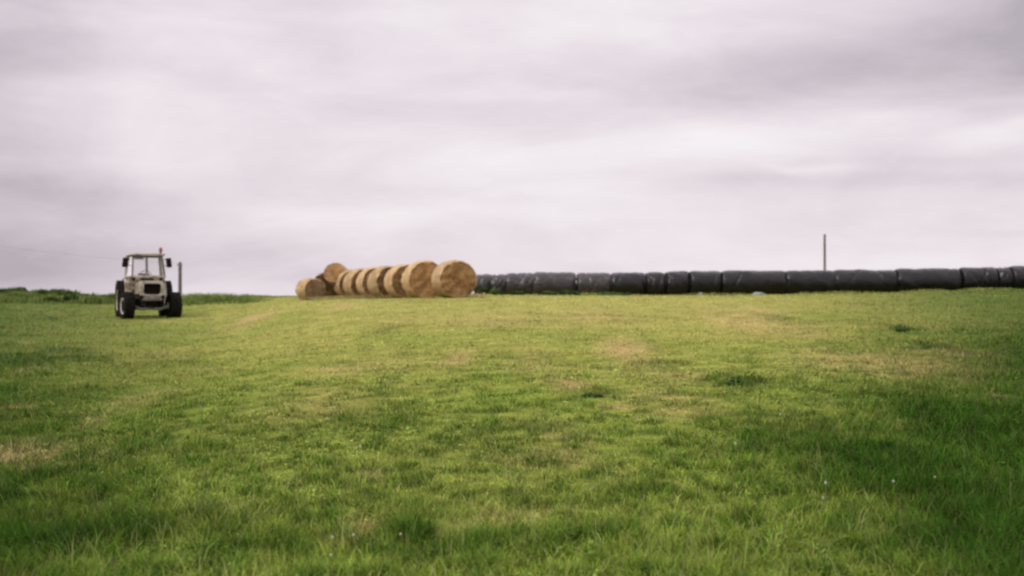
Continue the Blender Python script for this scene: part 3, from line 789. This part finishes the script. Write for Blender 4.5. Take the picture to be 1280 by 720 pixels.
    bl = MB(); bl.lathe([(.001,0),(.062,0),(.066,.02),(.062,.11),(.04,.15),(.001,.16)], 'Z', (.50,1.36,2.36), 20); bl.build('beacon', M_orange, root, True)
    # exhaust stub, steps
    MB().box((-.60,1.35,.42),(.26,.30,.03),.006).box((-.60,1.35,.62),(.24,.28,.03),.006).build('step', M_black, root)
    MB().box((.60,1.35,.42),(.26,.30,.03),.006).build('step', M_black, root)
tractor()

# ------------------------------------------------------------------ world: overcast sky
W = bpy.data.worlds.new('World'); sc.world = W; W.use_nodes = True; t = W.node_tree; t.nodes.clear()
out = N(t, 'ShaderNodeOutputWorld'); bg = N(t, 'ShaderNodeBackground'); bg.inputs[1].default_value = .1
SUN_EL, SUN_AZ = math.radians(46), math.radians(238)   # azimuth from +Y clockwise: from the left, a little behind the viewer
sky = N(t, 'ShaderNodeTexSky', sky_type='NISHITA'); sky.sun_disc = False; sky.sun_elevation = SUN_EL; sky.sun_rotation = SUN_AZ
sky.air_density = 1.2; sky.dust_density = 2
tc = N(t, 'ShaderNodeTexCoord'); sp = N(t, 'ShaderNodeSeparateXYZ'); t.links.new(tc.outputs['Generated'], sp.inputs[0])
dx, dy, dz = sp.outputs
cb = N(t, 'ShaderNodeCombineXYZ')
for q_, o_ in enumerate((dx, dy, dz)): t.links.new(o_, cb.inputs[q_])
cl = cb.outputs[0]
n1 = noise(t, mapping(t, cl, (4.5,4.5,15),(3,1,.3)), 1.0, 7, .56, .5)
n2 = noise(t, mapping(t, cl, (8,8,30),(7,2,.8)), 1.0, 6, .6, .5)
# direction-space angles with slight noise warp
az = mathn(t, 'ARCTAN2', dx, dy)
wz = mathn(t, 'MULTIPLY', mathn(t,'SUBTRACT', noise(t, mapping(t, cl, (9,9,22)), 1, 4), .5), .06)
azw = mathn(t, 'ADD', az, wz); elw = mathn(t, 'ADD', dz, mathn(t,'MULTIPLY',wz,.45))
acc = mathn(t, 'ADD', mathn(t,'MULTIPLY', mathn(t,'SUBTRACT',n1,.5), 1.25), mathn(t,'MULTIPLY', mathn(t,'SUBTRACT',n2,.5), .6))
def blob(px, row, w_, h_, amp, tilt=0):
    global acc
    a = (px-640)/F; e = (HZ-row)/F; u = mathn(t,'SUBTRACT',azw,a); v_ = mathn(t,'SUBTRACT',elw,e)
    if tilt: v_ = mathn(t,'SUBTRACT', v_, mathn(t,'MULTIPLY',u,tilt))
    q = mathn(t,'ADD', mathn(t,'POWER', mathn(t,'ABSOLUTE', mathn(t,'DIVIDE',u,w_/F)), 2.), mathn(t,'POWER', mathn(t,'ABSOLUTE', mathn(t,'DIVIDE',v_,h_/F)), 2.))
    g = mathn(t,'MULTIPLY', mathn(t,'EXPONENT', mathn(t,'MULTIPLY',q,-1.)), amp)
    acc = mathn(t,'ADD',acc,g)
for b_ in [(900,105,280,50,-.42,.05),(1120,70,220,50,-.22,.1),(1330,60,200,150,-.70),(-60,60,200,190,-.70),(40,290,260,70,-.34),(120,240,180,24,-.15),  # big dark corner blobs paint lens vignette into the clouds
           (0,345,220,32,-.45),(300,330,260,40,-.20),(130,95,120,24,-.12),(930,178,170,28,.40),(690,205,170,34,.36),(660,120,90,10,.26,-.03),
           (480,130,170,60,.12),(1000,215,60,6,.25),(1235,175,90,18,.42,.15),(950,230,160,10,-.14),(1240,232,140,14,-.16),(1150,200,120,10,-.15),
           (640,265,320,14,.14),(900,310,300,30,.16),(600,30,240,50,.14),(140,20,120,20,.05),(1240,296,130,6,-.14),(1180,150,150,10,-.16)]:
    blob(*b_)
fac = mathn(t, 'ADD', mathn(t,'MULTIPLY',acc,.72), .62, True)
cc = ramp(t, fac, [(0.,(4.9,4.35,4.8)),(.25,(6.5,5.75,6.3)),(.5,(8.0,7.2,7.75)),(.75,(9.0,8.35,8.7)),(1.,(9.7,9.3,9.5))])
# overcast sky is brighter overhead than near the horizon
up = N(t, 'ShaderNodeMapRange'); up.inputs[1].default_value = .26; up.inputs[2].default_value = .8; up.inputs[3].default_value = 1.; up.inputs[4].default_value = 2.0
t.links.new(dz, up.inputs[0])
sc_ = N(t, 'ShaderNodeVectorMath', operation='SCALE'); t.links.new(cc, sc_.inputs[0]); t.links.new(up.outputs[0], sc_.inputs['Scale'])
mx = N(t, 'ShaderNodeMix', data_type='RGBA'); mx.inputs[0].default_value = .95
t.links.new(sky.outputs[0], mx.inputs[6]); t.links.new(sc_.outputs[0], mx.inputs[7])
t.links.new(mx.outputs[2], bg.inputs[0]); t.links.new(bg.outputs[0], out.inputs[0])

sd = bpy.data.lights.new('sun', 'SUN'); sd.energy = 2.2; sd.angle = math.radians(12); sd.color = (1,.94,.84)
so = bpy.data.objects.new('sun', sd); COL.objects.link(so)
dirv = Vector((math.sin(SUN_AZ)*math.cos(SUN_EL), math.cos(SUN_AZ)*math.cos(SUN_EL), math.sin(SUN_EL)))
so.rotation_euler = dirv.to_track_quat('Z', 'Y').to_euler()

# ------------------------------------------------------------------ camera
cd = bpy.data.cameras.new('camera'); cam = bpy.data.objects.new('camera', cd); COL.objects.link(cam); sc.camera = cam
cam.location = (0, 0, CAMZ); cam.rotation_euler = (PI/2 + math.atan((HZ-360)/F), 0, 0)
cd.lens = 50; cd.sensor_width = 36; cd.clip_start = .1; cd.clip_end = 20000
cd.dof.use_dof = True; cd.dof.focus_distance = 14; cd.dof.aperture_fstop = 2.1
sc.view_settings.view_transform = 'Standard'; sc.view_settings.look = 'None'; sc.view_settings.exposure = 0; sc.view_settings.gamma = 1
sc.cycles.filter_width = 2.3
sc.cycles.max_bounces = 6; sc.cycles.transparent_max_bounces = 12
